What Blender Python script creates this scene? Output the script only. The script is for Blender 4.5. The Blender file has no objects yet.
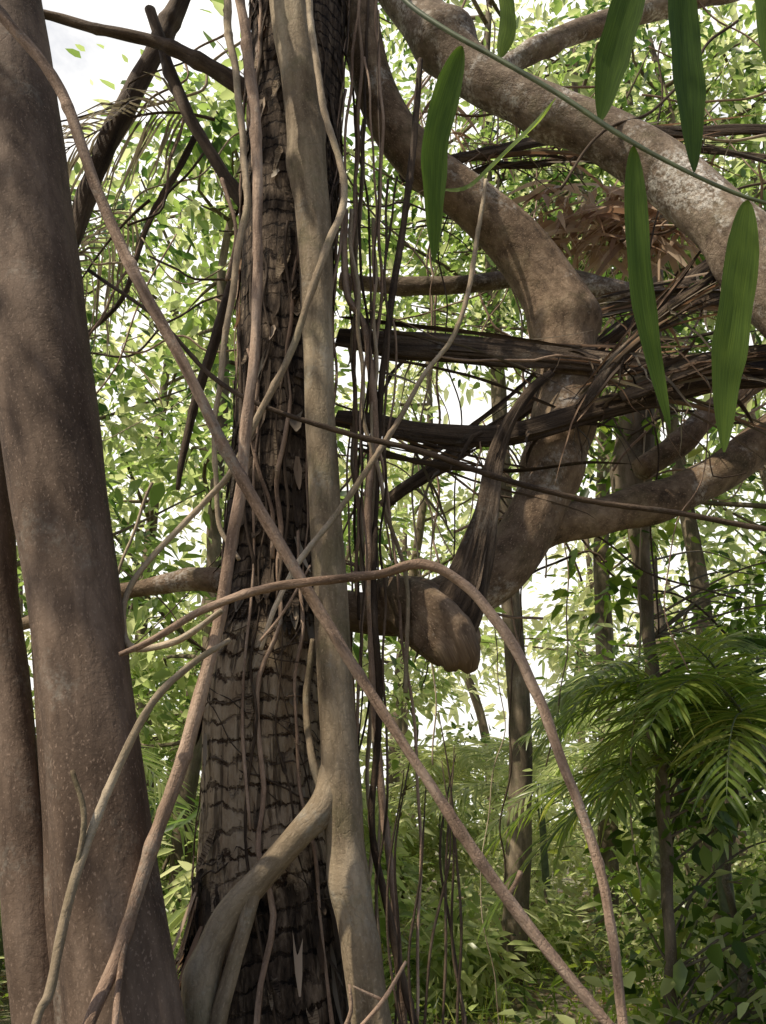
import bpy, math
import numpy as np
from mathutils import Vector
rng = np.random.default_rng(11)
PITCH = math.radians(21); F = 804.0
CAM = np.array([0, 0, 1.55]); cp, sp = math.cos(PITCH), math.sin(PITCH)
scene = bpy.context.scene

def P(px, py, Y):
    x = (px-383)/F; y = (512-py)/F
    d = np.array([x, cp-y*sp, sp+y*cp]); t = Y/d[1]
    return CAM+d*t, t

# ---------------------------------------------------------------- mesh builder
class MB:
    def __init__(s): s.v=[]; s.f=[]; s.t=[]; s.c=[]; s.n=0
    def add(s, v, faces, mat=0, tco=None, tint=0.5):
        v=np.asarray(v,float).reshape(-1,3); m=len(v)
        s.v.append(v)
        for fa in faces:
            if len(fa): s.f.append((np.asarray(fa,int)+s.n, mat))
        s.t.append(v if tco is None else np.asarray(tco,float))
        s.c.append(np.full(m,tint) if np.isscalar(tint) else np.asarray(tint,float))
        s.n+=m
    def build(s, name, mats, smooth=True, parent=None):
        me=bpy.data.meshes.new(name)
        v=np.concatenate(s.v); me.vertices.add(len(v)); me.vertices.foreach_set('co', v.astype(np.float32).ravel())
        li=np.concatenate([f.ravel() for f,_ in s.f])
        tot=np.concatenate([np.full(len(f),f.shape[1]) for f,_ in s.f])
        mi=np.concatenate([np.full(len(f),m) for f,m in s.f])
        st=np.concatenate([[0],np.cumsum(tot)[:-1]])
        me.loops.add(len(li)); me.loops.foreach_set('vertex_index', li.astype(np.int32))
        me.polygons.add(len(tot)); me.polygons.foreach_set('loop_start', st.astype(np.int32))
        me.polygons.foreach_set('material_index', mi.astype(np.int32))
        me.polygons.foreach_set('use_smooth', np.full(len(tot), smooth))
        me.update(calc_edges=True)
        a=me.attributes.new('tco','FLOAT_VECTOR','POINT'); a.data.foreach_set('vector', np.concatenate(s.t).astype(np.float32).ravel())
        a=me.attributes.new('tint','FLOAT','POINT'); a.data.foreach_set('value', np.concatenate(s.c).astype(np.float32))
        for m in mats: me.materials.append(m)
        ob=bpy.data.objects.new(name, me); scene.collection.objects.link(ob)
        if parent: ob.parent=parent
        return ob

def catmull(p, step):
    p=np.asarray(p,float); 
    q=np.vstack([2*p[0]-p[1], p, 2*p[-1]-p[-2]]); out=[]
    for i in range(1,len(q)-2):
        L=np.linalg.norm(q[i+1,:3]-q[i,:3]); n=max(2,int(L/step))
        t=np.linspace(0,1,n,endpoint=False)[:,None]
        a,b,c,d=q[i-1],q[i],q[i+1],q[i+2]
        out.append(0.5*((2*b)+(-a+c)*t+(2*a-5*b+4*c-d)*t**2+(-a+3*b-3*c+d)*t**3))
    out.append(p[-1:]); return np.vstack(out)

def frames(c):
    T=np.gradient(c,axis=0); T/=np.linalg.norm(T,axis=1)[:,None]+1e-9
    N=np.zeros_like(T); n=np.array([0,-1.0,0.05]); 
    if abs(T[0]@n)>0.95: n=np.array([1.0,0,0])
    for i in range(len(T)):
        n=n-T[i]*(n@T[i]); n/=np.linalg.norm(n)+1e-9; N[i]=n
    return T,N,np.cross(T,N)

def tube(mb, pr, sides=10, lump=0.06, step=0.03, mat=0, wob=0.0, flat=1.0, tint=0.5, knots=0.0, ridge=0.0):
    q=catmull(pr,step); c=q[:,:3].copy(); r=np.maximum(q[:,3],0.0006)
    s=np.concatenate([[0],np.cumsum(np.linalg.norm(np.diff(c,axis=0),axis=1))])
    if wob>0:
        for k in range(4):
            fr=rng.uniform(2,16); 
            c+=np.sin(s[:,None]*fr+rng.uniform(0,6.3,3))*wob*rng.uniform(.3,1,3)/(1+fr*.12)
    T,N,B=frames(c)
    th=np.linspace(0,2*np.pi,sides,endpoint=False)
    D=np.ones((len(c),sides))
    for k in range(7):
        m=rng.integers(0,5); fr=rng.uniform(1,9)/max(r.mean()*6,.05)*0.6
        D+=lump*rng.uniform(.3,1)*np.sin(m*th[None,:]+s[:,None]*fr+rng.uniform(0,6.3))*0.6
    if ridge>0:
        for m in (5,8,13):
            D+=ridge*np.abs(np.sin(m*.5*th[None,:]+np.sin(s[:,None]*3+m)*.6))*.6-ridge*.3
    if knots>0:
        for k in range(int(s[-1]*knots)):
            s0=rng.uniform(0,s[-1]); w=r.mean()*rng.uniform(.6,1.4)
            D+=rng.uniform(.12,.35)*np.exp(-((s[:,None]-s0)/w)**2)*(0.6+0.4*np.cos(th[None,:]-rng.uniform(0,6.3)))
    rr=(r[:,None]*D)[:,:,None]
    V=c[:,None,:]+rr*(np.cos(th)[None,:,None]*N[:,None,:]*flat+np.sin(th)[None,:,None]*B[:,None,:])
    off=rng.uniform(0,20,3)
    rm=r[:,None]
    tco=np.stack([np.cos(th)[None,:]*rm, np.sin(th)[None,:]*rm, np.repeat(s[:,None],sides,1)],-1)+off
    n=len(c); i=np.arange(n-1)[:,None]*sides; j=np.arange(sides)[None,:]; j2=(j+1)%sides
    quads=np.stack([i+j,i+j2,i+sides+j2,i+sides+j],-1).reshape(-1,4)
    V=V.reshape(-1,3); tc=tco.reshape(-1,3)
    e=n*sides; V=np.vstack([V,c[0],c[-1]]); tc=np.vstack([tc,tc[0],tc[-1]])
    jj=np.arange(sides); t1=np.stack([np.full(sides,e),(jj+1)%sides,jj],-1)
    b=(n-1)*sides; t2=np.stack([np.full(sides,e+1),b+jj,b+(jj+1)%sides],-1)
    if not np.isscalar(tint): tv=tint(V)
    else: tv=tint
    mb.add(V,[quads,np.vstack([t1,t2])],mat,tc,tv)
    return c

def pp(lst, ws=1.0):
    out=[]
    for a in lst:
        p,t=P(a[0],a[1],a[2]); out.append([*p, a[3]*ws/2/F*t])
    if lst[-1][1]>1040 and out[-1][2]>-.05:      # carry it down into the soil
        l=out[-1]; dx=(out[-1][0]-out[-2][0])*.6
        out.append([l[0]+dx*.5,l[1]-.02,l[2]*.5-.03,l[3]*1.08]); out.append([l[0]+dx*.8,l[1]-.02,-.12,l[3]*1.25])
    return np.array(out)

def unit(a): return a/(np.linalg.norm(a,axis=-1,keepdims=True)+1e-9)

def leaves(mb, pos, d, nrm, L, wr=0.42, mat=0, tint=0.5, droop=0.15):
    n=len(pos); d=unit(d); s=unit(np.cross(d,nrm)); u=np.cross(s,d)
    L=np.broadcast_to(L,(n,))[:,None]; w=np.broadcast_to(wr,(n,))[:,None]*L
    tmpl=[(0,0,0),(.28,-.46,.10),(.66,-.36,.05),(1,0,0),(.66,.36,.05),(.28,.46,.10)]
    V=np.empty((n,6,3)); dr=droop*rng.uniform(0,2.2,(n,1))
    for k,(a,b,h) in enumerate(tmpl):
        V[:,k]=pos+d*L*a+s*w*b+u*w*h*1.6-np.array([0,0,1])*L*dr*a*a
    i=np.arange(n)[:,None]*6
    q=np.concatenate([i+np.array([0,1,2,3]),i+np.array([0,3,4,5])])
    tv=np.repeat(np.broadcast_to(tint,(n,)),6)
    mb.add(V.reshape(-1,3),[q],mat,None,tv)

def strap(mb, path, w, side, mat=0, tint=0.5, fold=0.25, prof=None):
    path=np.asarray(path,float); n=len(path)
    T=unit(np.gradient(path,axis=0)); s=np.broadcast_to(side,(n,3)); s=unit(s-T*(s*T).sum(1)[:,None]); u=np.cross(s,T)
    t=np.linspace(0,1,n)
    if prof is None: prof=np.clip(np.sin(np.pi*np.clip(t,0.0,1)**0.75)**0.6,0.03,1)
    ww=(w*prof)[:,None]/2
    V=np.stack([path-s*ws_ for ws_ in (ww,)]+[path+u*ww*fold, path+s*ww],1)
    tc=np.stack([np.stack([np.full(n,k*w),np.zeros(n),t],-1) for k in (-.5,0,.5)],1)
    i=np.arange(n-1)[:,None]*3
    q=np.concatenate([i+np.array([0,1,4,3]),i+np.array([1,2,5,4])])
    mb.add(V.reshape(-1,3),[q],mat,tc.reshape(-1,3)+rng.uniform(0,5,3)*[1,1,0],tint)

def frond(mb, base, dirn, L, up=(0,0,1), npin=34, pl=0.45, pw=0.03, mat=0, rmat=1, droop=0.5, tint=0.5, dead=False, r0=0.012):
    base=np.array(base,float); dirn=unit(np.array(dirn,float)); t=np.linspace(0,1,16)
    path=base+dirn*L*t[:,None]; path[:,2]-=droop*L*t**2.2
    tube(mb, np.c_[path,r0*(1-.85*t)], sides=6, lump=.03, step=.08, mat=rmat, tint=0.5)
    T=unit(np.gradient(path,axis=0)); up=np.array(up,float)
    for k in range(npin):
        a=0.14+0.86*k/(npin-1); x=a*15; i=min(int(x),14); f=x-i
        p=path[i]*(1-f)+path[i+1]*f; tt=T[i]; s=unit(np.cross(tt,up)); u=np.cross(s,tt)
        env=math.sin(math.pi*(0.12+0.84*a))**0.6
        for sg in (-1,1):
            if rng.random()<.06: continue
            l=pl*env*rng.uniform(.8,1.12); fw=0.35+0.9*a+rng.uniform(-.2,.2)
            dd=unit(s*sg+tt*fw+u*rng.uniform(-.05,.4))
            m=6; q=np.linspace(0,1,m)
            dr=(rng.uniform(.15,.6) if not dead else rng.uniform(.7,1.6))
            pth=p+dd*l*q[:,None]; pth[:,2]-=dr*l*q**2
            if dead: pth+=rng.normal(0,.02,(m,3))*q[:,None]
            strap(mb,pth,pw*rng.uniform(.8,1.1),unit(np.cross(dd,u)+rng.normal(0,.2,3)),mat,tint+rng.uniform(-.15,.15),fold=.5,
                  prof=np.array([.35,.9,1,.85,.5,.04]))

# ---------------------------------------------------------------- materials
def newmat(name):
    m=bpy.data.materials.new(name); m.use_nodes=True; nt=m.node_tree; nt.nodes.clear()
    return m,nt,nt.nodes,nt.links
def ramp(nd, stops):
    r=nd.new('ShaderNodeValToRGB'); e=r.color_ramp.elements
    while len(e)<len(stops): e.new(0.5)
    for x,(p,c) in zip(e,stops): x.position=p; x.color=(*c,1)
    return r
def attr(nd,n):
    a=nd.new('ShaderNodeAttribute'); a.attribute_name=n; return a
def noise(nd,lk,vec,scale,detail=5,rough=.6,stretch=None):
    if stretch:
        mp=nd.new('ShaderNodeMapping'); mp.inputs['Scale'].default_value=stretch; lk.new(vec,mp.inputs[0]); vec=mp.outputs[0]
    n=nd.new('ShaderNodeTexNoise'); n.inputs['Scale'].default_value=scale; n.inputs['Detail'].default_value=detail; n.inputs['Roughness'].default_value=rough
    lk.new(vec,n.inputs['Vector']); return n
def mix(nd,lk,f,a,b,mode='MIX'):
    m=nd.new('ShaderNodeMix'); m.data_type='RGBA'; m.blend_type=mode
    for s,x in ((m.inputs[0],f),(m.inputs[6],a),(m.inputs[7],b)):
        if isinstance(x,(int,float)): s.default_value=x
        elif isinstance(x,tuple): s.default_value=(*x,1)
        else: lk.new(x,s)
    return m.outputs[2]
def math_(nd,lk,op,a,b=None):
    m=nd.new('ShaderNodeMath'); m.operation=op
    for s,x in zip(m.inputs,(a,b)):
        if x is None: continue
        if isinstance(x,(int,float)): s.default_value=x
        else: lk.new(x,s)
    return m.outputs[0]

def bark(name, dark, mid, light, lichen=(.38,.37,.32), lich=0.3, scale=12, st=(1,1,.22), bump=.5, rough=.85, spec=.25, moss=0.0, speck=0.3, lt=.56):
    m,nt,nd,lk=newmat(name)
    v=attr(nd,'tco').outputs['Vector']
    n1=noise(nd,lk,v,scale,8,.65,st); r1=ramp(nd,[(.32,dark),(.5,mid),(.72,light)]); lk.new(n1.outputs['Fac'],r1.inputs[0])
    n2=noise(nd,lk,v,3.2,6,.7); r2=ramp(nd,[(lt,(0,0,0)),(lt+.08,(1,1,1))]); lk.new(n2.outputs['Fac'],r2.inputs[0])
    n2b=noise(nd,lk,v,45,4,.7); r2b=ramp(nd,[(.42,(0,0,0)),(.6,(1,1,1))]); lk.new(n2b.outputs['Fac'],r2b.inputs[0])
    f=math_(nd,lk,'MULTIPLY',r2.outputs[0],r2b.outputs[0]); f=math_(nd,lk,'MULTIPLY',f,lich)
    c=mix(nd,lk,f,r1.outputs[0],lichen)
    n3=noise(nd,lk,v,1.7,4,.6); r3=ramp(nd,[(.35,(.6,.55,.5)),(.65,(1.15,1.12,1.08))]); lk.new(n3.outputs['Fac'],r3.inputs[0])
    c=mix(nd,lk,1.0,c,r3.outputs[0],'MULTIPLY')
    n4=noise(nd,lk,v,150,2,.5,(1,1,.6)); r4=ramp(nd,[(.6,(0,0,0)),(.7,(1,1,1))]); lk.new(n4.outputs['Fac'],r4.inputs[0])
    c=mix(nd,lk,math_(nd,lk,'MULTIPLY',r4.outputs[0],speck),c,tuple(min(1,x*1.9) for x in mid))
    if moss>0:
        n5=noise(nd,lk,v,6,6,.7); r5=ramp(nd,[(.5,(0,0,0)),(.62,(1,1,1))]); lk.new(n5.outputs['Fac'],r5.inputs[0])
        c=mix(nd,lk,math_(nd,lk,'MULTIPLY',r5.outputs[0],moss),c,(.09,.10,.035))
    vo=nd.new('ShaderNodeTexVoronoi'); vo.feature='DISTANCE_TO_EDGE'; vo.inputs['Scale'].default_value=scale*2.2
    mp=nd.new('ShaderNodeMapping'); mp.inputs['Scale'].default_value=(1,1,.3); 
    nw=noise(nd,lk,v,9,4,.6); ad=nd.new('ShaderNodeVectorMath'); ad.operation='MULTIPLY_ADD'; lk.new(nw.outputs['Color'],ad.inputs[0]); ad.inputs[1].default_value=(.12,.12,.12); lk.new(v,ad.inputs[2])
    lk.new(ad.outputs[0],mp.inputs[0]); lk.new(mp.outputs[0],vo.inputs['Vector'])
    rv=ramp(nd,[(0,(.6,.6,.6)),(.12,(1,1,1))]); lk.new(vo.outputs['Distance'],rv.inputs[0])
    c=mix(nd,lk,.4,c,rv.outputs[0],'MULTIPLY')
    h=math_(nd,lk,'ADD',math_(nd,lk,'MULTIPLY',n1.outputs['Fac'],1.0),math_(nd,lk,'MULTIPLY',rv.outputs[0],.2))
    h=math_(nd,lk,'ADD',h,math_(nd,lk,'MULTIPLY',n2b.outputs['Fac'],.35))
    b=nd.new('ShaderNodeBump'); b.inputs['Strength'].default_value=bump; b.inputs['Distance'].default_value=.02; lk.new(h,b.inputs['Height'])
    p=nd.new('ShaderNodeBsdfPrincipled'); p.inputs['Roughness'].default_value=rough; p.inputs['Specular IOR Level'].default_value=spec
    lk.new(c,p.inputs['Base Color']); lk.new(b.outputs[0],p.inputs['Normal'])
    o=nd.new('ShaderNodeOutputMaterial'); lk.new(p.outputs[0],o.inputs[0]); return m

def leafmat(name, stops, tstops, trans=.5, rough=.38, gloss=.35, vein=False):
    m,nt,nd,lk=newmat(name)
    t=attr(nd,'tint').outputs['Fac']; g=nd.new('ShaderNodeNewGeometry')
    ri=g.outputs['Random Per Island']
    tt=math_(nd,lk,'ADD',t,math_(nd,lk,'MULTIPLY',math_(nd,lk,'SUBTRACT',ri,.5),.5))
    r=ramp(nd,stops); lk.new(tt,r.inputs[0]); r2=ramp(nd,tstops); lk.new(tt,r2.inputs[0])
    c1,c2=r.outputs[0],r2.outputs[0]
    if vein:
        v=attr(nd,'tco').outputs['Vector']; n=noise(nd,lk,v,8,3,.5,(90,1,.6)); 
        rr=ramp(nd,[(.35,(.72,.75,.7)),(.65,(1.2,1.2,1.2))]); lk.new(n.outputs['Fac'],rr.inputs[0])
        n6=noise(nd,lk,v,6,4,.6,(10,1,1)); r6=ramp(nd,[(.4,(.8,.82,.8)),(.7,(1.2,1.15,1.0))]); lk.new(n6.outputs['Fac'],r6.inputs[0])
        c1=mix(nd,lk,1.0,c1,rr.outputs[0],'MULTIPLY'); c2=mix(nd,lk,1.0,c2,rr.outputs[0],'MULTIPLY'); c2=mix(nd,lk,1.0,c2,r6.outputs[0],'MULTIPLY')
    p=nd.new('ShaderNodeBsdfPrincipled'); p.inputs['Roughness'].default_value=rough; p.inputs['Specular IOR Level'].default_value=gloss
    lk.new(c1,p.inputs['Base Color']); tr=nd.new('ShaderNodeBsdfTranslucent'); lk.new(c2,tr.inputs[0])
    mx=nd.new('ShaderNodeMixShader'); mx.inputs[0].default_value=trans; lk.new(p.outputs[0],mx.inputs[1]); lk.new(tr.outputs[0],mx.inputs[2])
    o=nd.new('ShaderNodeOutputMaterial'); lk.new(mx.outputs[0],o.inputs[0]); return m

M_left=bark('bark_brown_smooth',(.08,.055,.040),(.15,.106,.077),(.24,.178,.135),lich=.3,scale=9,bump=.35,speck=.7)
M_grey=bark('bark_strangler_grey',(.13,.098,.062),(.29,.23,.155),(.43,.36,.265),lich=.5,scale=14,st=(1,1,.18),bump=.5,moss=.25)
M_branch=bark('bark_branch_lichen',(.08,.054,.034),(.21,.148,.098),(.35,.265,.185),lichen=(.6,.57,.52),lich=.7,scale=16,st=(1,1,.7),bump=.5,moss=.15,speck=.6)
M_limb=bark('bark_limb_pale',(.09,.064,.045),(.22,.17,.125),(.36,.295,.23),lichen=(.66,.63,.58),lich=1.0,scale=16,st=(1,1,.7),bump=.6,moss=.2,speck=.6,lt=.5)
M_vine=bark('bark_vine',(.13,.086,.06),(.34,.24,.175),(.55,.42,.32),lich=.5,scale=26,st=(1,1,.12),bump=.6,speck=.3)
M_vine2=bark('bark_vine_pale',(.2,.155,.105),(.43,.345,.245),(.6,.51,.39),lich=.4,scale=26,st=(1,1,.12),bump=.4,moss=.3,speck=.2)
M_dkvine=bark('bark_vine_dark',(.03,.02,.013),(.08,.056,.038),(.18,.13,.09),lich=.15,scale=24,st=(1,1,.12),bump=.6)
M_dead=bark('dead_palm_stalk',(.024,.017,.012),(.085,.062,.044),(.25,.19,.14),lich=.2,scale=30,st=(1,1,.04),bump=.9,rough=.8,spec=.15,speck=.05)
M_bg=bark('bark_background',(.07,.055,.036),(.17,.135,.095),(.32,.26,.19),lich=.4,scale=8,bump=.4,moss=.3)

def palm_bark():
    m,nt,nd,lk=newmat('bark_palm_trunk'); v=attr(nd,'tco').outputs['Vector']; t=attr(nd,'tint').outputs['Fac']
    n1=noise(nd,lk,v,20,10,.75,(1,1,.25)); rt=ramp(nd,[(.30,(.14,.09,.05)),(.41,(.34,.24,.15)),(.54,(.50,.38,.255)),(.72,(.63,.51,.37))]); lk.new(n1.outputs['Fac'],rt.inputs[0])
    rd=ramp(nd,[(.36,(.02,.014,.009)),(.50,(.09,.062,.042)),(.68,(.33,.245,.17))]); lk.new(n1.outputs['Fac'],rd.inputs[0])
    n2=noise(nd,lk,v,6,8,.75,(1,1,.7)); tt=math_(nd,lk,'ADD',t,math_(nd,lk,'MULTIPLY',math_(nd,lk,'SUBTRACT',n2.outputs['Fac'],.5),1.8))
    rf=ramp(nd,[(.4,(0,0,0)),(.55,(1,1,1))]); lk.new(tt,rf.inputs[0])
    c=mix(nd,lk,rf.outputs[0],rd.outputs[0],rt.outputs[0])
    w=nd.new('ShaderNodeTexWave'); w.bands_direction='Z'; w.inputs['Scale'].default_value=4.4; w.inputs['Distortion'].default_value=8; w.inputs['Detail'].default_value=6; w.inputs['Detail Scale'].default_value=1.5; w.inputs['Detail Roughness'].default_value=.7; lk.new(v,w.inputs[0])
    rw=ramp(nd,[(.02,(.14,.10,.07)),(.14,(1,1,1))]); lk.new(w.outputs['Fac'],rw.inputs[0])
    nm=noise(nd,lk,v,9,4,.6); rm=ramp(nd,[(.36,(.15,.15,.15)),(.54,(1,1,1))]); lk.new(nm.outputs['Fac'],rm.inputs[0])
    c=mix(nd,lk,rm.outputs[0],c,mix(nd,lk,1.0,c,rw.outputs[0],'MULTIPLY'))
    w2=noise(nd,lk,v,34,5,.6,(1,1,.08)); r2=ramp(nd,[(.37,(.12,.1,.08)),(.43,(1,1,1))]); lk.new(w2.outputs['Fac'],r2.inputs[0])
    c=mix(nd,lk,.7,c,r2.outputs[0],'MULTIPLY')
    h=math_(nd,lk,'ADD',n1.outputs['Fac'],math_(nd,lk,'ADD',math_(nd,lk,'MULTIPLY',rw.outputs[0],.7),math_(nd,lk,'MULTIPLY',r2.outputs[0],.5)))
    h=math_(nd,lk,'ADD',h,n2.outputs['Fac'])
    b=nd.new('ShaderNodeBump'); b.inputs['Strength'].default_value=1.0; b.inputs['Distance'].default_value=.04; lk.new(h,b.inputs['Height'])
    p=nd.new('ShaderNodeBsdfPrincipled'); p.inputs['Roughness'].default_value=.9; p.inputs['Specular IOR Level'].default_value=.2
    lk.new(c,p.inputs['Base Color']); lk.new(b.outputs[0],p.inputs['Normal']); o=nd.new('ShaderNodeOutputMaterial'); lk.new(p.outputs[0],o.inputs[0]); return m
M_palm=palm_bark()

G=[(0,(.020,.038,.008)),(.35,(.052,.088,.018)),(.7,(.11,.16,.03)),(1,(.20,.22,.05))]
GT=[(0,(.07,.14,.015)),(.35,(.21,.34,.04)),(.7,(.44,.55,.07)),(1,(.68,.66,.15))]
M_leaf=leafmat('leaf_green',G,GT,trans=.5)
M_leafbg=leafmat('leaf_background',[(0,(.025,.048,.012)),(.4,(.10,.165,.04)),(1,(.34,.38,.15))],[(0,(.08,.17,.03)),(.4,(.45,.62,.14)),(1,(.92,.93,.5))],trans=.55,gloss=.8,rough=.33)  # brighter leaf copy: sunlit glare and pale distance put into its colour
M_strap=leafmat('leaf_strap',[(0,(.03,.055,.012)),(1,(.10,.15,.03))],[(0,(.10,.18,.022)),(.5,(.19,.31,.032)),(1,(.38,.5,.08))],trans=.5,rough=.5,gloss=.2,vein=True)
M_brown=leafmat('leaf_dead_brown',[(0,(.07,.045,.028)),(.5,(.27,.17,.105)),(1,(.54,.41,.29))],[(0,(.08,.045,.02)),(.5,(.46,.26,.15)),(1,(.66,.48,.32))],trans=.35,rough=.6,gloss=.2)
M_greyfr=leafmat('leaf_dead_grey',[(0,(.09,.07,.048)),(.5,(.24,.195,.145)),(1,(.46,.39,.30))],[(0,(.07,.055,.035)),(.5,(.25,.21,.13)),(1,(.42,.36,.24))],trans=.3,rough=.6,gloss=.2)
def simple(name,c,rough=.5):
    m,nt,nd,lk=newmat(name); v=attr(nd,'tco').outputs['Vector']; n=noise(nd,lk,v,20,4); r=ramp(nd,[(.3,tuple(x*.6 for x in c)),(.7,tuple(x*1.3 for x in c))]); lk.new(n.outputs['Fac'],r.inputs[0])
    p=nd.new('ShaderNodeBsdfPrincipled'); p.inputs['Roughness'].default_value=rough; lk.new(r.outputs[0],p.inputs['Base Color']); o=nd.new('ShaderNodeOutputMaterial'); lk.new(p.outputs[0],o.inputs[0]); return m
M_rachis=simple('rachis_green',(.10,.12,.05))

# ---------------------------------------------------------------- ground
def gz(x,y): return .06*np.sin(x*.7+1)*np.cos(y*.5)+.04*np.sin(x*1.9+y*1.3)+.12*np.clip((y-7)/12,0,1)*np.sin(x*.35+2)
a=np.sinh(np.linspace(-1,1,220)*5.5)/np.sinh(5.5)*300
X,Y=np.meshgrid(a,a+6); Z=gz(X,Y)*(np.hypot(X,Y)<60)
mb=MB(); n=220; i=(np.arange(n-1)[:,None]*n+np.arange(n-1)[None,:]).ravel()
mb.add(np.stack([X,Y,Z],-1).reshape(-1,3),[np.stack([i,i+1,i+n+1,i+n],-1)])
m,nt,nd,lk=newmat('ground_leaf_litter'); v=attr(nd,'tco').outputs['Vector']
n1=noise(nd,lk,v,14,8,.75); r1=ramp(nd,[(.3,(.06,.04,.025)),(.48,(.22,.17,.12)),(.62,(.38,.31,.23)),(.8,(.5,.43,.34))]); lk.new(n1.outputs['Fac'],r1.inputs[0])
n2=noise(nd,lk,v,.9,5,.6); r2=ramp(nd,[(.42,(0,0,0)),(.55,(1,1,1))]); lk.new(n2.outputs['Fac'],r2.inputs[0])
c=mix(nd,lk,math_(nd,lk,'MULTIPLY',r2.outputs[0],.5),r1.outputs[0],(.09,.14,.04))
b=nd.new('ShaderNodeBump'); b.inputs['Distance'].default_value=.05; lk.new(n1.outputs['Fac'],b.inputs['Height'])
p=nd.new('ShaderNodeBsdfPrincipled'); p.inputs['Roughness'].default_value=.95; lk.new(c,p.inputs['Base Color']); lk.new(b.outputs[0],p.inputs['Normal'])
o=nd.new('ShaderNodeOutputMaterial'); lk.new(p.outputs[0],o.inputs[0])
mb.build('ground',[m])

mb=MB(); n=14000; x=rng.uniform(-9,10,n); y=2+rng.uniform(0,1,n)**1.3*20
d=rng.normal(0,1,(n,3)); d[:,2]*=.25; nr=np.c_[rng.normal(0,.4,(n,2)),np.ones(n)]
leaves(mb,np.c_[x,y,gz(x,y)+.02],d,nr,rng.uniform(.06,.16,n),.4,0,rng.uniform(.2,1,n))
mb.build('leaf_litter',[M_brown],smooth=False)

def clusters(mb,C,per,spread,size,mat=1,tint=.5,tv=.12,wr=.42):
    C=np.asarray(C); n=len(C)*per
    sc=np.repeat(rng.uniform(.6,1.35,len(C)),per)[:,None]
    off=rng.normal(0,1,(n,3))*np.array([1,1,.5])*spread*sc
    ctr=np.repeat(C,per,0); pos=ctr+off
    d=off+rng.normal(0,.6,(n,3))*spread; d[:,2]-=.25*spread
    nr=np.c_[rng.normal(0,.6,(n,2)),np.ones(n)]
    tn=np.repeat(np.broadcast_to(tint,(len(C),))+rng.normal(0,tv,len(C)),per)+rng.normal(0,.08,n)
    leaves(mb,pos,d,nr,rng.uniform(.45,1.35,n)*size,wr*rng.uniform(.8,1.2,n),mat,np.clip(tn,0,1))

# ---------------------------------------------------------------- left multi-stem tree
mb=MB()
tube(mb,pp([(-40,-420,2.5,62),(-16,-150,2.5,72),(0,0,2.5,78),(14,130,2.48,90),(32,300,2.46,96),(54,450,2.44,92),(74,600,2.42,88),(92,740,2.4,90),(108,880,2.38,100),(124,1024,2.36,112),(140,1200,2.34,150),(148,1330,2.3,200)]),sides=44,lump=.026,step=.02,wob=.004,ridge=.03)
tube(mb,pp([(-30,-200,2.6,40),(-20,300,2.6,48),(-14,520,2.58,50),(6,680,2.55,44),(18,800,2.52,46),(30,920,2.5,50),(48,1080,2.48,62),(80,1300,2.42,110)]),sides=24,lump=.03,step=.025,wob=.004)
tube(mb,pp([(40,500,2.56,24),(52,620,2.54,40),(66,760,2.52,52),(78,900,2.5,58),(92,1060,2.46,70),(120,1300,2.4,120)]),sides=24,lump=.03,step=.025,wob=.004)
cl=[]
for k in range(4):
    b0=P(-30+k*3,-330,2.5)[0]; e=b0+np.array([rng.uniform(-2.0,-.6),rng.uniform(1.2,3),rng.uniform(1.5,3.5)])
    mid=(b0+e)/2+rng.normal(0,.2,3); tube(mb,np.c_[np.array([b0,mid,e]),[.05,.03,.01]],sides=7,step=.15)
    for q in range(3,5): cl.append(mid*(1-q/4)+e*q/4+rng.normal(0,.3,3))
clusters(mb,cl,40,.25,.11,1,.45)
mb.build('smooth_bark_tree',[M_left,M_leaf])

# ---------------------------------------------------------------- palm trunk with cracked sheath bark
palm_px=[(308,-500,3.0,78),(304,-200,3.0,86),(300,0,3.0,92),(290,200,3.0,90),(282,400,3.0,88),(276,520,3.0,94),(272,600,3.0,96),(270,640,3.0,112),(262,700,3.0,114),(262,800,3.0,120),(268,900,3.0,146),(272,1024,3.0,172),(272,1180,3.0,190),(272,1250,3.0,200)]
pr=pp(palm_px); mb=MB()
zt=P(270,630,3)[0][2]; zb=P(262,850,3)[0][2]
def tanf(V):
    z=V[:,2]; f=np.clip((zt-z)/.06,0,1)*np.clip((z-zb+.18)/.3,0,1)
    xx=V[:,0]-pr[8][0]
    return .24+f*(.9-np.clip(xx/.16,-0.3,1)*.3)  # tan bark band, with sunlight on its left side put into the tint
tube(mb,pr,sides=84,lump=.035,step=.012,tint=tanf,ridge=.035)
axis=catmull(pr,.02)
def ax(z):
    i=np.argmin(abs(axis[:,2]-z)); return axis[i,:3],axis[i,3]
for k in range(820):
    z=rng.uniform(.1,6.2) if k<520 else rng.uniform(.3,2.0); c0,r0=ax(z); th=rng.uniform(0,2*np.pi)
    tan=zb-.05<z<zt+.04
    if tan and rng.random()<.72: continue
    L=rng.uniform(.05,.28)*(.5 if tan else 1); w=rng.uniform(.012,.055); lift=rng.uniform(.003,.05)*(.5 if tan else 1)
    t=np.linspace(0,1,6); tilt=rng.normal(0,.3)
    path=[]
    for tt in t:
        a_=th+tilt*tt*L/r0*.5; zz=z-L*tt; c1,r1=ax(zz); rr=r1+.006+lift*tt**2
        path.append([c1[0]+math.cos(a_)*rr,c1[1]+math.sin(a_)*rr,zz])
    mt=rng.choice([0,1,5,4],p=[.6,.1,.2,.1]) if tan else rng.choice([0,1,5,4],p=[.4,.34,.16,.10])
    strap(mb,path,w,np.array([-math.sin(th),math.cos(th),0]),mt,rng.uniform(.5,.8) if tan else rng.choice([.1,.35,.9],p=[.35,.3,.35]) ,fold=.4,prof=np.array([.6,1,.95,.85,.7,.2])*rng.uniform(.6,1.3,6))
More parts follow.
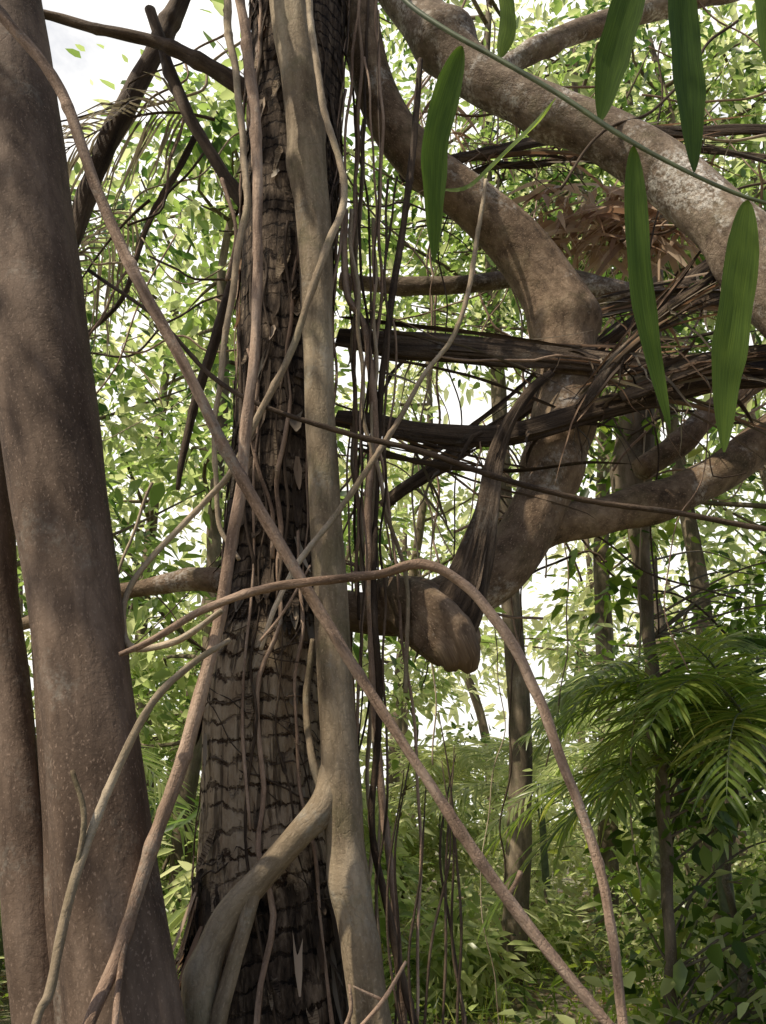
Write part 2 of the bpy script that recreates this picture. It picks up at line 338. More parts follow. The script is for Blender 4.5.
for k in range(26):
    z=rng.uniform(.8,1.4); c0,r0=ax(z); th=rng.uniform(2.6,4.2); L=rng.uniform(.1,.35); t=np.linspace(0,1,6)
    path=[[c0[0]+math.cos(th)*(r0+.01+.08*tt),c0[1]+math.sin(th)*(r0+.01+.08*tt),z-L*tt] for tt in t]
    strap(mb,path,rng.uniform(.015,.045),np.array([-math.sin(th),math.cos(th),0]),4,rng.uniform(.3,.9),fold=.4,prof=np.array([.6,1,.9,.8,.6,.2]))
for k in range(62):
    z1=rng.uniform(2.0,6.4); z0=z1-rng.uniform(.8,3.0); 
    if rng.random()<.15: z0=.0
    elif z0<zt and rng.random()<.7: z0=zt+rng.uniform(-.05,.3)
    z0=max(z0,.0)
    if z1-z0<.3: continue
    th=rng.uniform(0,2*np.pi); nseg=max(4,int((z1-z0)/.18)); pts=[]
    tw=rng.normal(0,.5); r=rng.uniform(.0025,.009)
    for q in range(nseg+1):
        zz=z1+(z0-z1)*q/nseg; c1,r1=ax(zz); a_=th+tw*q/nseg+rng.normal(0,.07); rr=r1+r*.8+rng.uniform(0,.02)
        pts.append([c1[0]+math.cos(a_)*rr,c1[1]+math.sin(a_)*rr,zz,r*rng.uniform(.8,1.2)])
    tube(mb,pts,sides=6,step=.05,lump=.1,mat=2 if rng.random()<.5 else 3)
for k in range(28):
    z=rng.uniform(zb-.25,zt+.15); th=rng.uniform(3.0,6.0); span=rng.uniform(.8,2.6); sl=rng.normal(0,.25); pts=[]; r=rng.uniform(.0012,.0035)
    for q in range(9):
        a_=th+span*(q/8-.5); zz=z+sl*q/8+rng.normal(0,.008); c1,r1=ax(zz); rr=r1+r+rng.uniform(0.004,.012)
        pts.append([c1[0]+math.cos(a_)*rr,c1[1]+math.sin(a_)*rr,zz,r])
    tube(mb,pts,sides=5,step=.03,lump=.1,mat=2)
for k in range(90):
    c1,r1=ax(zt+.02); th=rng.uniform(0,6.28); z=zt+rng.uniform(-.03,.1); L=rng.uniform(.04,.16); t=np.linspace(0,1,5)
    path=[[c1[0]+math.cos(th)*(r1+.0+.03*tt),c1[1]+math.sin(th)*(r1+.0+.03*tt),z+.04-L*tt] for tt in t]
    strap(mb,path,rng.uniform(.02,.06),np.array([-math.sin(th),math.cos(th),0]),rng.choice([0,1,5]),.2,fold=.3,prof=np.array([.6,1,.9,.6,.1]))
mb.build('palm_trunk',[M_palm,M_dead,M_dkvine,M_vine,M_brown,M_greyfr])

# ---------------------------------------------------------------- strangler fig (grey) with forked root
mb=MB()
tube(mb,pp([(262,-420,2.78,52),(276,-150,2.76,48),(290,0,2.74,42),(303,110,2.73,36),(313,220,2.72,34),(317,320,2.72,31),(320,420,2.72,30),(326,520,2.72,32),(332,620,2.72,34),(338,720,2.71,35),(342,800,2.7,40),(350,880,2.7,36),(362,960,2.7,38),(376,1060,2.7,44),(385,1200,2.7,60),(390,1280,2.7,80)]),sides=28,lump=.04,step=.015,wob=.003,knots=1,ridge=.04)
tube(mb,pp([(338,770,2.70,26),(326,806,2.68,30),(300,836,2.66,26),(264,876,2.66,26),(228,918,2.66,30),(207,965,2.64,28),(197,1030,2.62,32),(186,1120,2.6,42),(176,1250,2.6,60)]),sides=20,lump=.05,step=.015,wob=.004,knots=2,ridge=.04)
tube(mb,pp([(256,880,2.66,18),(244,930,2.63,15),(232,970,2.62,15),(216,1030,2.6,18),(210,1120,2.6,26),(204,1240,2.6,34)]),sides=14,lump=.06,step=.015,wob=.004)
tube(mb,pp([(326,800,2.7,10),(313,760,2.74,8),(306,700,2.8,7),(312,640,2.8,6)]),sides=10,lump=.08,step=.015,wob=.004)
mb.build('strangler_fig',[M_grey])

# ---------------------------------------------------------------- big curved limb and others
mb=MB()
tube(mb,pp([(338,-160,3.1,50),(352,-30,3.15,44),(364,50,3.2,40),(385,112,3.25,42),(425,165,3.3,46),(474,205,3.35,50),(520,248,3.4,56),(553,300,3.42,60),(566,360,3.42,58),(562,420,3.4,56),(548,480,3.38,54),(525,535,3.34,56),(490,578,3.3,56),(446,600,3.25,50),(405,612,3.2,44),(360,612,3.15,40),(318,604,3.15,36)]),sides=32,lump=.03,step=.02,wob=.004,knots=1.2,ridge=.03)
tube(mb,pp([(520,540,3.36,34),(560,524,3.45,36),(610,514,3.55,36),(660,502,3.65,36),(710,478,3.75,38),(760,442,3.85,42),(840,390,4,46),(960,300,4.2,50)]),sides=22,lump=.05,step=.025,wob=.006,knots=1.5)
tube(mb,pp([(300,604,3.2,30),(250,588,3.25,26),(210,580,3.3,24),(160,585,3.4,20),(118,594,3.5,17),(60,610,3.6,14),(-20,640,3.8,12)]),sides=16,lump=.06,step=.025,wob=.008,knots=2)
tube(mb,pp([(640,470,3.9,22),(676,446,3.95,24),(712,412,4.0,22),(760,380,4.1,20),(820,350,4.2,18)]),sides=14,lump=.06,step=.03,knots=2)
tube(mb,pp([(384,598,3.2,36),(410,608,3.1,50),(434,624,3.02,60),(450,640,2.97,58),(458,652,2.95,46),(455,650,2.99,30),(444,636,3.05,14)]),sides=36,lump=.10,step=.010,knots=4,ridge=.16)
mb.build('curved_fig_limb',[M_branch])

mb=MB()
tube(mb,pp([(350,-110,3.3,54),(395,-20,3.25,50),(440,40,3.2,48),(490,84,3.15,48),(550,112,3.1,48),(615,142,3.05,54),(672,178,3.0,58),(722,222,2.95,60),(775,286,2.9,64),(860,400,2.85,74),(960,560,2.8,80)]),sides=30,lump=.04,step=.02,wob=.004,knots=1.5)
tube(mb,pp([(480,78,3.2,20),(520,58,3.3,20),(566,36,3.35,22),(620,18,3.4,22),(700,-6,3.5,26),(800,-30,3.6,28)]),sides=16,lump=.07,step=.03,knots=2)
tube(mb,pp([(340,280,3.9,16),(400,286,3.9,16),(470,284,3.9,18),(540,276,3.9,22),(600,290,3.9,24),(680,300,3.9,22),(790,292,4,22)]),sides=14,lump=.1,step=.03,knots=2)
mb.build('leaning_fig_limb',[M_limb])

# ---------------------------------------------------------------- dead palm fronds (dark stalks)
mb=MB()
S=[([(340,338,3.25,20),(400,345,3.2,28),(470,350,3.2,30),(560,356,3.25,26),(650,362,3.3,26),(780,368,3.4,24),(900,370,3.5,20)],.35),
([(335,418,3.3,16),(400,430,3.25,22),(470,436,3.2,22),(530,430,3.2,22),(600,408,3.2,24),(690,388,3.25,22),(780,374,3.3,22),(900,355,3.4,18)],.35),
([(380,505,3.6,10),(430,472,3.6,14),(500,425,3.62,14),(580,365,3.65,12),(640,318,3.7,12),(720,255,3.75,10)],.4),
([(575,410,3.1,8),(630,345,3.1,11),(680,300,3.12,10),(730,262,3.15,7)],.4),
([(400,178,3.5,10),(470,156,3.5,13),(560,140,3.5,13),(640,132,3.5,15),(780,130,3.6,14)],.35),
([(590,316,3.5,10),(650,302,3.5,18),(710,298,3.5,20),(800,300,3.6,20)],.4),
([(620,395,3.15,12),(680,372,3.15,16),(760,352,3.2,16),(850,340,3.3,16)],.35),
([(430,200,3.6,6),(480,170,3.6,8),(560,160,3.6,8),(700,150,3.65,8),(800,160,3.65,6)],.35)]
for s_,fl in S:
    tube(mb,pp(s_),sides=32,lump=.09,step=.012,flat=fl,wob=.014,ridge=.22)
    q=pp(s_); cc=catmull(q,.03)
    for k in range(22):
        i0=rng.integers(0,max(1,len(cc)-30)); ln=rng.integers(10,46); seg=cc[i0:i0+ln]
        if len(seg)<8: continue
        t=np.linspace(0,1,len(seg))[:,None]; o=rng.normal(0,1,3)*np.array([.3,.5,1])*seg[:,3].mean()*1.2
        path=seg[:,:3]+o+rng.normal(0,1,3)*.12*t**2-np.array([0,0,.2])*t**2*rng.random()
        strap(mb,path,rng.uniform(.008,.03),rng.normal(0,1,3),rng.choice([0,0,2,1,1]),rng.uniform(0,.7),fold=.5,prof=np.clip(np.interp(t[:,0],[0,.1,.8,1],[.3,1,.8,.1])*rng.uniform(.8,1.15,len(t)),.05,2))
tube(mb,pp([(552,372,3.1,7),(530,392,3.08,10),(508,424,3.05,13),(494,470,3.03,18),(484,520,3.0,24),(474,565,2.98,34),(462,602,2.96,46),(450,626,2.97,46),(443,640,3.02,26)]),sides=40,lump=.10,step=.010,flat=.45,ridge=.16,wob=.004)
for k in range(9):
    o=rng.uniform(-1,1)
    pts=np.array([P(x+o*w*.5,y,Yd-.03+.05*abs(o)+rng.normal(0,.006))[0] for x,y,Yd,w in [(520,402,3.06,8),(502,440,3.04,11),(490,490,3.02,16),(478,545,2.97,24),(466,590,2.94,38),(452+o*6,620+rng.uniform(-10,6),2.93,44)]])
    q=catmull(pts,.02); n=len(q); w=rng.uniform(.010,.026); s=np.linspace(0,1,n)
    strap(mb,q,w,np.array([1,.5*o,.2]),0,.2,fold=.5,prof=np.clip(.35+.9*s-.9*np.clip(s-.85,0,1)*5,.08,1.2))
for k in range(40):
    b0=P(rng.uniform(425,470),rng.uniform(620,652),3.0)[0]+rng.normal(0,.02,3); L=rng.uniform(.03,.14); t=np.linspace(0,1,6)[:,None]
    path=b0+rng.normal(0,.3,3)*L*t-np.array([0,0,1])*L*t+rng.normal(0,.004,(6,3)); strap(mb,path,rng.uniform(.002,.008),rng.normal(0,1,3),0,.3)
for k in range(150):
    s_=S[rng.integers(0,8)][0]; i=rng.integers(0,len(s_)-1); f=rng.random(); px=s_[i][0]*(1-f)+s_[i+1][0]*f; py=s_[i][1]*(1-f)+s_[i+1][1]*f
    b0=P(px,py,s_[i][2])[0]; L=rng.uniform(.08,.4); t=np.linspace(0,1,7)[:,None]
    d=unit(rng.normal(0,1,3)*np.array([1,.4,.5])); path=b0+d*L*.7*t-np.array([0,0,1])*L*t**1.6+rng.normal(0,.006,(7,3))
    strap(mb,path,rng.uniform(.006,.022),rng.normal(0,1,3),rng.choice([0,1,2]),rng.uniform(0,.6),fold=.5)
mb.build('dead_palm_stalks',[M_dead,M_brown,M_greyfr])

mb=MB()
for k in range(260):
    b0=P(rng.uniform(540,690),rng.uniform(180,250),4.1)[0]; L=rng.uniform(.2,.65); t=np.linspace(0,1,7)[:,None]
    d=np.array([rng.uniform(-1.1,.8),rng.normal(0,.4),rng.uniform(-.6,.3)]); path=b0+d*L*t-np.array([0,0,1])*L*.45*t**2
    strap(mb,path,rng.uniform(.016,.055),rng.normal(0,1,3),0,rng.uniform(.5,1),fold=.4)
for k in range(60):
    b0=P(rng.uniform(420,520),rng.uniform(60,160),4.0)[0]; L=rng.uniform(.2,.5); t=np.linspace(0,1,7)[:,None]
    d=np.array([rng.uniform(-.9,.9),rng.normal(0,.4),rng.uniform(-.6,.3)]); path=b0+d*L*t-np.array([0,0,1])*L*.6*t**2
    strap(mb,path,rng.uniform(.01,.03),rng.normal(0,1,3),0,rng.uniform(.1,.8),fold=.4)
mb.build('dead_frond_bundle',[M_brown])
mb=MB()
frond(mb,P(215,120,3.9)[0],(-.5,-.1,.1),1.1,npin=30,pl=.55,pw=.018,droop=.9,tint=.5,dead=True)
frond(mb,P(150,200,4.2)[0],(-.3,.1,-.2),.9,npin=26,pl=.5,pw=.018,droop=.8,tint=.4,dead=True)
mb.build('dead_hanging_frond',[M_greyfr,M_dkvine])

# ---------------------------------------------------------------- lianas
def vine(name,lst,mat,sides=10,wob=.004,lump=.07,knots=3,ws=1.0,extra=()):
    mb=MB(); tube(mb,pp(lst,ws),sides=sides,lump=lump,step=.012,wob=wob,knots=knots)
    for e in extra: tube(mb,pp(e,ws),sides=8,lump=lump,step=.012,wob=wob*.7,knots=knots)
    return mb.build(name,[mat])
vine('liana',[(-60,-60,2.1,11),(0,12,2.1,11),(58,88,2.1,11),(98,190,2.12,11),(140,285,2.14,12),(190,378,2.16,11),(236,468,2.2,12),(296,570,2.25,12),(360,678,2.3,11),(420,770,2.32,10),(480,860,2.34,12),(545,945,2.36,12),(612,1030,2.36,11),(700,1150,2.36,14)],M_vine,14)
vine('liana',[(225,-120,2.5,11),(240,0,2.48,10),(252,90,2.46,11),(257,200,2.44,10),(258,300,2.42,10),(250,400,2.4,11),(240,500,2.38,12),(222,600,2.36,12),(196,710,2.34,14),(158,830,2.3,14),(118,950,2.24,13),(85,1035,2.1,13),(40,1200,1.9,16)],M_vine,14,wob=.007,
 extra=[[(196,710,2.34,9),(170,790,2.32,9),(140,880,2.28,8),(122,960,2.22,7),(112,1060,2.1,7)]])
vine('liana',[(120,655,2.2,5),(150,642,2.2,7),(205,610,2.2,8),(270,588,2.2,9),(330,580,2.2,9),(378,574,2.2,9),(420,564,2.2,10),(460,580,2.2,10),(500,624,2.2,11),(535,690,2.2,11),(565,765,2.2,10),(592,840,2.2,10),(610,920,2.2,10),(624,1030,2.2,10),(640,1180,2.2,12)],M_vine,14)
vine('liana',[(90,270,2.7,4),(160,322,2.6,4),(210,375,2.55,5),(270,408,2.5,5),(350,434,2.5,6),(420,452,2.5,6),(500,478,2.5,6),(580,498,2.5,6),(670,512,2.5,6),(780,532,2.5,6),(900,545,2.5,6)],M_dkvine,8)
vine('liana',[(306,-60,2.6,7),(312,30,2.6,7),(322,100,2.58,7),(345,190,2.55,7),(325,250,2.5,8),(308,300,2.5,7),(292,350,2.5,7),(262,410,2.5,7),(232,470,2.5,6),(205,500,2.5,6),(160,548,2.5,6),(130,588,2.48,6),(122,625,2.45,7),(134,648,2.4,7),(180,640,2.35,7),(222,612,2.3,6)],M_vine2,10)
vine('liana',[(486,180,2.9,4),(476,250,2.85,5),(456,330,2.8,5),(420,380,2.75,5),(380,450,2.65,6),(335,515,2.6,6),(300,560,2.5,6),(276,610,2.45,5),(262,650,2.45,4)],M_vine2,9)
vine('liana',[(30,1050,2.0,9),(52,985,2.05,10),(76,880,2.1,10),(112,780,2.15,9),(150,705,2.16,8),(190,665,2.2,7),(230,640,2.25,5)][::-1],M_grey,12,extra=[[(70,900,2.1,6),(84,820,2.1,6),(72,770,2.1,5)]])
vine('liana',[(223,-80,2.6,8),(228,20,2.6,8),(240,110,2.58,7),(246,190,2.56,7),(236,270,2.55,7),(222,360,2.55,6),(215,440,2.55,5),(218,520,2.56,5),(240,560,2.56,4)],M_vine2,10,wob=.008)
vine('liana',[(345,210,2.95,7),(346,290,2.95,7),(365,330,2.95,7),(374,420,2.95,8),(368,520,2.95,8),(372,640,2.95,8),(378,760,2.95,8),(392,880,2.95,8),(404,1040,2.95,9),(410,1200,2.95,9)],M_vine,10)
vine('liana',[(420,60,3,6),(412,160,3,7),(398,260,3,7),(384,360,3,7),(376,480,3,6),(374,600,2.9,6),(380,700,2.9,7),(372,820,2.9,7),(392,930,2.9,8),(420,1050,2.9,8),(440,1200,2.9,8)],M_dkvine,9)
mb=MB()
for k in range(18):
    x=rng.choice([rng.uniform(338,380),rng.uniform(345,425),rng.uniform(225,290),rng.uniform(340,400)],p=[.4,.3,.12,.18]); y0=rng.uniform(-200,350); y1=rng.uniform(500,1250); Yd=rng.uniform(2.75,3.3)
    w=rng.uniform(1.5,5); pts=[]; xx=x; m=6
    for q in range(m): xx+=rng.normal(0,11); pts.append((xx,y0+(y1-y0)*q/(m-1),Yd,w))
    tube(mb,pp(pts),sides=6,lump=.1,step=.03,wob=.014,mat=rng.integers(0,3))
for k in range(14):
    x=rng.uniform(400,760); y0=rng.uniform(-100,500); y1=y0+rng.uniform(200,700); Yd=rng.uniform(3.2,5); w=rng.uniform(1.0,2.6); xx=x; pts=[]
    for q in range(5): xx+=rng.normal(0,12); pts.append((xx,y0+(y1-y0)*q/4,Yd,w))
    tube(mb,pp(pts),sides=5,lump=.1,step=.05,wob=.025,mat=rng.integers(0,3))
for k in range(70):
    x=rng.uniform(100,760); y=rng.uniform(40,600); an=rng.uniform(-1.3,1.3); L=rng.uniform(80,300); Yd=rng.uniform(2.9,5.5); w=rng.uniform(1.0,3.4); pts=[]
    for q in range(5): pts.append((x+math.cos(an)*L*(q/4-.5)+rng.normal(0,9),y+math.sin(an)*L*(q/4-.5)+rng.normal(0,9),Yd,w))
    tube(mb,pp(pts),sides=5,lump=.1,step=.04,wob=.02,mat=rng.integers(0,3))
for k in range(8):
    x=rng.uniform(395,450); pts=[]; y0=rng.uniform(700,800); xx=x
    for q in range(5): xx+=rng.uniform(-16,14); pts.append((xx,y0+(1120-y0)*q/4,2.6+.03*k,[1,2.5,3,3,3][q]))
    tube(mb,pp(pts),sides=5,lump=.1,step=.03,wob=.01,mat=1)
for s_ in ([(340,1040,2.4,6),(352,1012,2.4,5),(350,985,2.4,3)],[(350,1040,2.4,5),(384,1000,2.4,5),(406,960,2.4,3)],[(384,1000,2.4,4),(362,990,2.4,3),(352,985,2.4,2)],[(505,900,2.35,5),(515,884,2.35,5),(520,872,2.33,6)],[(222,180,2.6,5),(236,230,2.6,4),(226,280,2.6,3)],[(262,640,2.4,3),(285,612,2.4,3),(310,566,2.4,2)]):
    tube(mb,pp(s_),sides=6,step=.02,wob=.004)
mb.build('aerial_roots',[M_vine,M_dkvine,M_vine2])

mb=MB()
for s_ in ([(-40,0,3.4,9),(40,14,3.4,9),(110,32,3.4,11),(170,48,3.4,13),(230,80,3.4,18),(300,130,3.4,22)],
 [(215,-80,3.8,14),(180,0,3.8,18),(140,80,3.8,20),(105,150,3.8,20),(80,215,3.8,17),(66,260,3.8,13),(40,330,3.9,11)],
 [(150,10,3.5,10),(170,70,3.5,12),(190,118,3.5,12),(215,160,3.5,12),(260,230,3.5,16)],
 [(250,220,3.4,12),(228,300,3.4,12),(202,380,3.4,10),(186,440,3.4,8),(178,490,3.4,4)],
 [(200,130,4,7),(150,220,4,6),(120,300,4,5),(60,360,4,4)]):
    tube(mb,pp(s_),sides=12,lump=.08,step=.03,wob=.006,knots=2)
mb.build('fallen_branches',[M_dkvine])

# ---------------------------------------------------------------- foreground strap-leaf frond
mb=MB()
tube(mb,pp([(360,-60,1.5,5),(400,-5,1.48,5),(440,26,1.46,5),(500,60,1.44,5),(560,95,1.42,5),(620,135,1.4,5),(680,168,1.38,4),(740,195,1.36,4),(800,212,1.34,3)]),sides=8,step=.02,mat=1,lump=.03)
def sleaf(lst,w,tw=(1,.25,0),tint=.5,fold=.35):
    q=catmull(np.array([P(a,b,c)[0] for a,b,c in lst]),.012); _,t=P(*lst[0])
    n=len(q); s=np.linspace(0,1,n); pf=np.clip(np.minimum(1,(s/.22)**.5)*np.minimum(1,((1-s)/.35)**.6),.06,1)*(1+.03*np.sin(s*23))
    strap(mb,q,w/F*t,np.array(tw,float),0,tint,fold,pf)
sleaf([(462,46,1.46),(448,90,1.44),(436,140,1.43),(434,190,1.43),(434,262,1.44)],27,(1,.5,.2),.45)
sleaf([(640,-40,1.5),(626,10,1.5),(612,60,1.5),(600,122,1.5)],32,(1,.1,.1),.4)
sleaf([(680,-50,1.4),(684,20,1.4),(690,90,1.38),(694,172,1.37)],34,(1,.3,0),.35)
sleaf([(634,146,1.4),(636,200,1.37),(640,270,1.35),(650,340,1.34),(670,430,1.33)],26,(1,.35,0),.45)
sleaf([(748,200,1.36),(742,260,1.33),(734,320,1.32),(726,380,1.31),(724,452,1.3)],33,(1,.15,0),.5)
sleaf([(556,98,1.42),(538,122,1.44),(510,150,1.46),(470,186,1.48),(440,190,1.5)],20,(.5,.3,.8),.7)
sleaf([(770,70,1.6),(764,0,1.6),(752,-60,1.6)],20,(1,0,.2),.3)
sleaf([(500,58,1.44),(508,20,1.46),(500,-40,1.48)],18,(1,.3,.2),.9)
mb.build('rattan_palm_frond',[M_strap,M_rachis])

# ---------------------------------------------------------------- right slender tree with climbing leaves
mb=MB()
tr=pp([(660,180,4.8,20),(648,300,4.7,26),(640,400,4.6,34),(632,470,4.6,36),(636,530,4.6,20),(648,620,4.6,14),(655,720,4.6,12),(664,840,4.6,12),(670,940,4.6,12),(676,1030,4.6,14),(680,1100,4.6,20)])
tube(mb,tr,sides=14,lump=.08,step=.04,wob=.015,knots=3)
C=[]
for k in range(6): C.append([rng.uniform(1.2,2.9),rng.uniform(4.3,6.2),rng.uniform(.2,3.2)])
for k in range(70): C.append([rng.uniform(1.9,3.4),rng.uniform(4.6,6.8),rng.uniform(.1,3.5)])
for q in catmull(tr,.25)[:,:3]: C.append(q+rng.normal(0,.12,3))
clusters(mb,C,42,.20,.105,1,.36,.18,.55)  # darker leaf tint stands in for shade on the right
ctr=catmull(tr,.1)[:,:3]
for c0 in C[:72]:
    c0=np.array(c0); j=np.argmin(np.linalg.norm(ctr-c0-np.array([0,0,-.4]),axis=1)); b0=ctr[j]; md=(b0+c0)/2+np.array([0,0,.12])
    tube(mb,np.c_[np.array([b0,md,c0]),[.008,.006,.003]],sides=5,step=.1)
mb.build('vine_clad_tree',[M_bg,M_leaf])

def palm(name,base,n,L,az,zr,tint=.4,pl=.42,pw=.028,lm=None):
    mb=MB(); base=np.array(base,float)
    tube(mb,np.c_[np.array([[base[0],base[1],0],base+[0.02,0,-.3],base]),[.05,.045,.03]],sides=10,step=.05,mat=1)
    for k in range(n):
        a=rng.uniform(*az); e=rng.uniform(*zr)
        frond(mb,base+rng.normal(0,.02,3),(math.cos(a),math.sin(a),e),L*rng.uniform(.8,1.15),npin=34,pl=pl,pw=pw,droop=rng.uniform(.35,.7),tint=tint,r0=.009)
    return mb.build(name,[lm or M_leaf,M_rachis])
palm('understory_palm',P(770,760,4.4)[0],12,1.5,(1.9,4.2),(.1,1.3),.6,pw=.022,pl=.38)
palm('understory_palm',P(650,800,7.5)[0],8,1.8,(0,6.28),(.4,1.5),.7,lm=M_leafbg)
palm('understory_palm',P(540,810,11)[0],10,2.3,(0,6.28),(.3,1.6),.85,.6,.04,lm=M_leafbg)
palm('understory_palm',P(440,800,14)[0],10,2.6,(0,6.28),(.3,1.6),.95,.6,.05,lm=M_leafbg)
palm('understory_palm',P(20,790,6.5)[0],9,1.9,(0,6.28),(.2,1.4),.6,.5,lm=M_leafbg)
palm('understory_palm',P(700,720,5.4)[0],12,1.5,(1.6,4.9),(.1,1.2),.55,pw=.026,lm=M_leafbg)

# ---------------------------------------------------------------- background forest
def bgtree(x,y,h,nb,per,size,spread,tint,r=.12,low=.15,name='rainforest_tree',wide=.28,wr=.42):
    mb=MB(); z0=float(gz(x,y)); ln=rng.normal(0,.05,2)*h
    pts=np.array([[x+ln[0]*t+rng.normal(0,.08),y+ln[1]*t+rng.normal(0,.08),z0-.1+h*t,r*(1-.75*t)+.01] for t in np.linspace(0,1,7)])
    tube(mb,pts,sides=9,lump=.05,step=.2); ct=catmull(pts,.2); C=[]
    for k in range(nb):
        t=low+(1-low)*rng.random(); b0=ct[int(t*(len(ct)-1)),:3]; an=rng.uniform(0,6.28); L=h*wide*rng.uniform(.5,1.1)*(1.15-.5*t)
        e=b0+np.array([math.cos(an)*L,math.sin(an)*L,L*rng.uniform(-.1,.7)]); md=(b0+e)/2+rng.normal(0,.12,3)
        tube(mb,np.c_[np.array([b0,md,e]),[r*.28,r*.17,.006]],sides=5,step=.25,lump=.05)
        C+= [md,e,(md+e)/2+rng.normal(0,.25,3)]
    clusters(mb,C,per,spread,size,1,tint,.25,wr)
    mb.build(name,[M_bg,M_leafbg])
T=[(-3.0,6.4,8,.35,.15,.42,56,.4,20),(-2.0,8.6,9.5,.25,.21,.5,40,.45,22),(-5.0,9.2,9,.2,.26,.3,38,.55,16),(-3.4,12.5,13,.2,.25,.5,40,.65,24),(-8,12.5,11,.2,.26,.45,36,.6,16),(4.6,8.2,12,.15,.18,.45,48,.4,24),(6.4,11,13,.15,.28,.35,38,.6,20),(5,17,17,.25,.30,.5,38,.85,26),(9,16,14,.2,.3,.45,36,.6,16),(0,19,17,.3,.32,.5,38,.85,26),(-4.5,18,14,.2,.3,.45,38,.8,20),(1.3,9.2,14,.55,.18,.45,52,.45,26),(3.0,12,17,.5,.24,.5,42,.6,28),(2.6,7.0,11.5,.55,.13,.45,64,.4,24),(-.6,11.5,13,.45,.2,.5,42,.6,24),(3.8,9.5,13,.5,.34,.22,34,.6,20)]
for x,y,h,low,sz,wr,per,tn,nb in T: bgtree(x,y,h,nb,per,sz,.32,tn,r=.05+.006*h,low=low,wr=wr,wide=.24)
for k in range(38):
    y=rng.uniform(5.2,14); x=rng.uniform(-.62,.62)*y; inn=-.02<x/y<.3
    if inn and (y<8 or k%2): continue
    h=rng.uniform(.5,1.0) if inn else rng.uniform(1.0,2.6)
    bgtree(x,y,h,10,38,rng.uniform(.11,.22),.2,rng.uniform(.7,1) if inn else rng.uniform(.25,.85),r=.02,low=.05,name='understory_shrub',wide=.5,wr=rng.uniform(.25,.55))  # shrubs in the opening get a paler tint, painting sunlight on them
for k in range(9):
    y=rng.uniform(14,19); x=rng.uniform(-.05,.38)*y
    bgtree(x,y,rng.uniform(1.2,2.6),12,34,.22,.35,rng.uniform(.85,1),r=.03,low=.05,name='understory_shrub',wide=.5,wr=rng.uniform(.25,.5))  # far shrubs likewise: their sunlit look is in the tint
for x,y in [(-1.6,10.5),(.4,14.5),(3.4,13.2),(-3.2,9.4),(-2.6,14.5),(4.6,11.8)]:
    bgtree(x,y,rng.uniform(3.6,5.2),14,40,rng.uniform(.18,.26),.28,rng.uniform(.7,1),r=.035,low=.25,name='rainforest_sapling',wide=.3,wr=rng.uniform(.3,.55))
mb=MB(); C=[]
for k in range(220):
    y=3.8+rng.uniform(0,1)**1.2*10; x=rng.uniform(-.6,.6)*y; C.append([x,y,gz(x,y)+rng.uniform(.05,.35)])
clusters(mb,C,32,.16,.09,0,.5,.22)
for k in range(1300):
    y=3.8+rng.uniform(0,1)*8; x=rng.uniform(-.1,.6)*y; b0=np.array([x,y,gz(x,y)]); L=rng.uniform(.2,.7); d=rng.normal(0,.45,3); t=np.linspace(0,1,5)[:,None]
    strap(mb,b0+np.array([0,0,1])*L*t+d*L*t**2*[1,1,.0]-np.array([0,0,.35])*L*t**2.5,rng.uniform(.006,.02),rng.normal(0,1,3),0,rng.uniform(.3,.8),prof=np.array([.7,1,.9,.6,.05]))
mb.build('ground_cover_plants',[M_leaf])
mb=MB(); C=[]
for k in range(260):
    y=rng.uniform(24,42); x=rng.uniform(-.75,.75)*y; z=rng.uniform(0,1)**1.2*17+.3
    if -.02*y<x<.26*y and 1.5<z<5.5 and rng.random()<.4: continue
    C.append([x,y,z])
clusters(mb,C,42,1.1,.5,0,.92,.15)  # high tint paints bright haze into the far leaves
for k in range(24):
    y=rng.uniform(22,40); x=rng.uniform(-.7,.7)*y; tube(mb,[[x,y,-.1,.2],[x+rng.normal(0,.8),y,5,.16],[x+rng.normal(0,1.6),y,12,.08]],sides=7,step=.8,mat=1)
mb.build('distant_forest',[M_leafbg,M_bg])
mb=MB(); C=[]
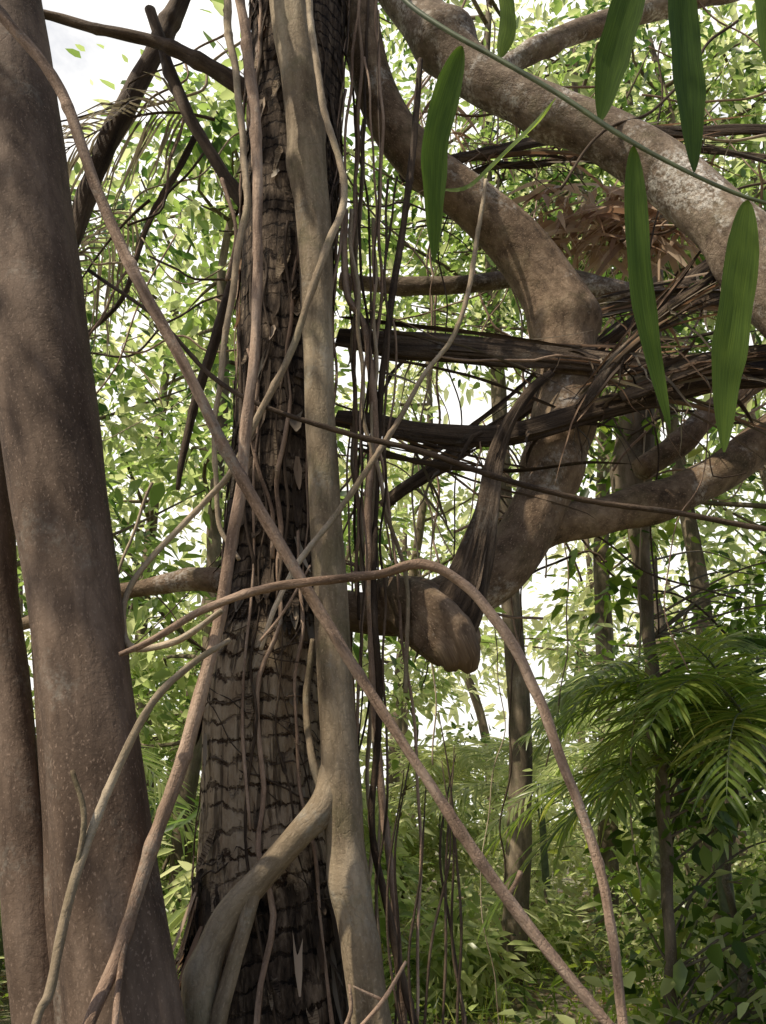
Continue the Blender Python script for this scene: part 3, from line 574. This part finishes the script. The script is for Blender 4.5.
for k in range(9):
    b0=np.array([rng.uniform(-4.8,-1.4),rng.uniform(-1.6,1.6),rng.uniform(6.5,8.6)]); an=rng.uniform(0,6.28); L=rng.uniform(1,1.8); e=b0+np.array([math.cos(an)*L,math.sin(an)*L,rng.uniform(-.5,.5)])
    tube(mb,np.c_[np.array([b0,(b0+e)/2+rng.normal(0,.15,3),e]),[.04,.03,.01]],sides=6,step=.2,mat=1)
    for q in range(4): C.append(b0+(e-b0)*q/3+rng.normal(0,.2,3))
clusters(mb,C,36,.26,.14,0,.45)
mb.build('added_dapple_canopy',[M_leaf,M_bg])  # unseen loose branches added overhead to dapple the sunlight

# ---------------------------------------------------------------- light, world, camera
sd=Vector((-.56,-.36,.92)).normalized()
L=bpy.data.lights.new('sun','SUN'); L.energy=5; L.angle=math.radians(.5); L.color=(1,.91,.75)
so=bpy.data.objects.new('sun',L); so.rotation_euler=sd.to_track_quat('Z','Y').to_euler(); scene.collection.objects.link(so)
w=bpy.data.worlds.new('World'); scene.world=w; w.use_nodes=True; nt=w.node_tree; nd=nt.nodes; lk=nt.links
sk=nd.new('ShaderNodeTexSky'); sk.sky_type='NISHITA'; sk.sun_disc=False; sk.sun_elevation=math.asin(sd.z); sk.sun_rotation=math.atan2(sd.x,sd.y)%(2*math.pi)
sk.dust_density=2; sk.air_density=.8; sk.ozone_density=.5
tc=nd.new('ShaderNodeTexCoord'); v=tc.outputs['Generated']
sep=nd.new('ShaderNodeSeparateXYZ'); lk.new(v,sep.inputs[0])
nz=noise(nd,lk,v,3.0,7,.6,(1,1,1.6))
f=math_(nd,lk,'ADD',math_(nd,lk,'MULTIPLY',sep.outputs[1],.7),math_(nd,lk,'MULTIPLY',nz.outputs['Fac'],.9))
cr=ramp(nd,[(.6,(0,0,0)),(.88,(1,1,1))]); lk.new(f,cr.inputs[0])
col=mix(nd,lk,cr.outputs[0],sk.outputs[0],(9.0,8.8,8.4))
bg=nd['Background']; bg.inputs[1].default_value=.15; lk.new(col,bg.inputs[0])
c=bpy.data.cameras.new('camera'); c.sensor_fit='VERTICAL'; c.sensor_height=24; c.lens=F/1024*24; c.clip_end=1000; c.clip_start=.05
co=bpy.data.objects.new('camera',c); co.location=CAM; co.rotation_euler=(math.pi/2+PITCH,0,0); scene.collection.objects.link(co); scene.camera=co
scene.view_settings.view_transform='Standard'; scene.view_settings.look='None'; scene.view_settings.exposure=0
print('polys',sum(len(o.data.polygons) for o in scene.objects if o.type=='MESH'))
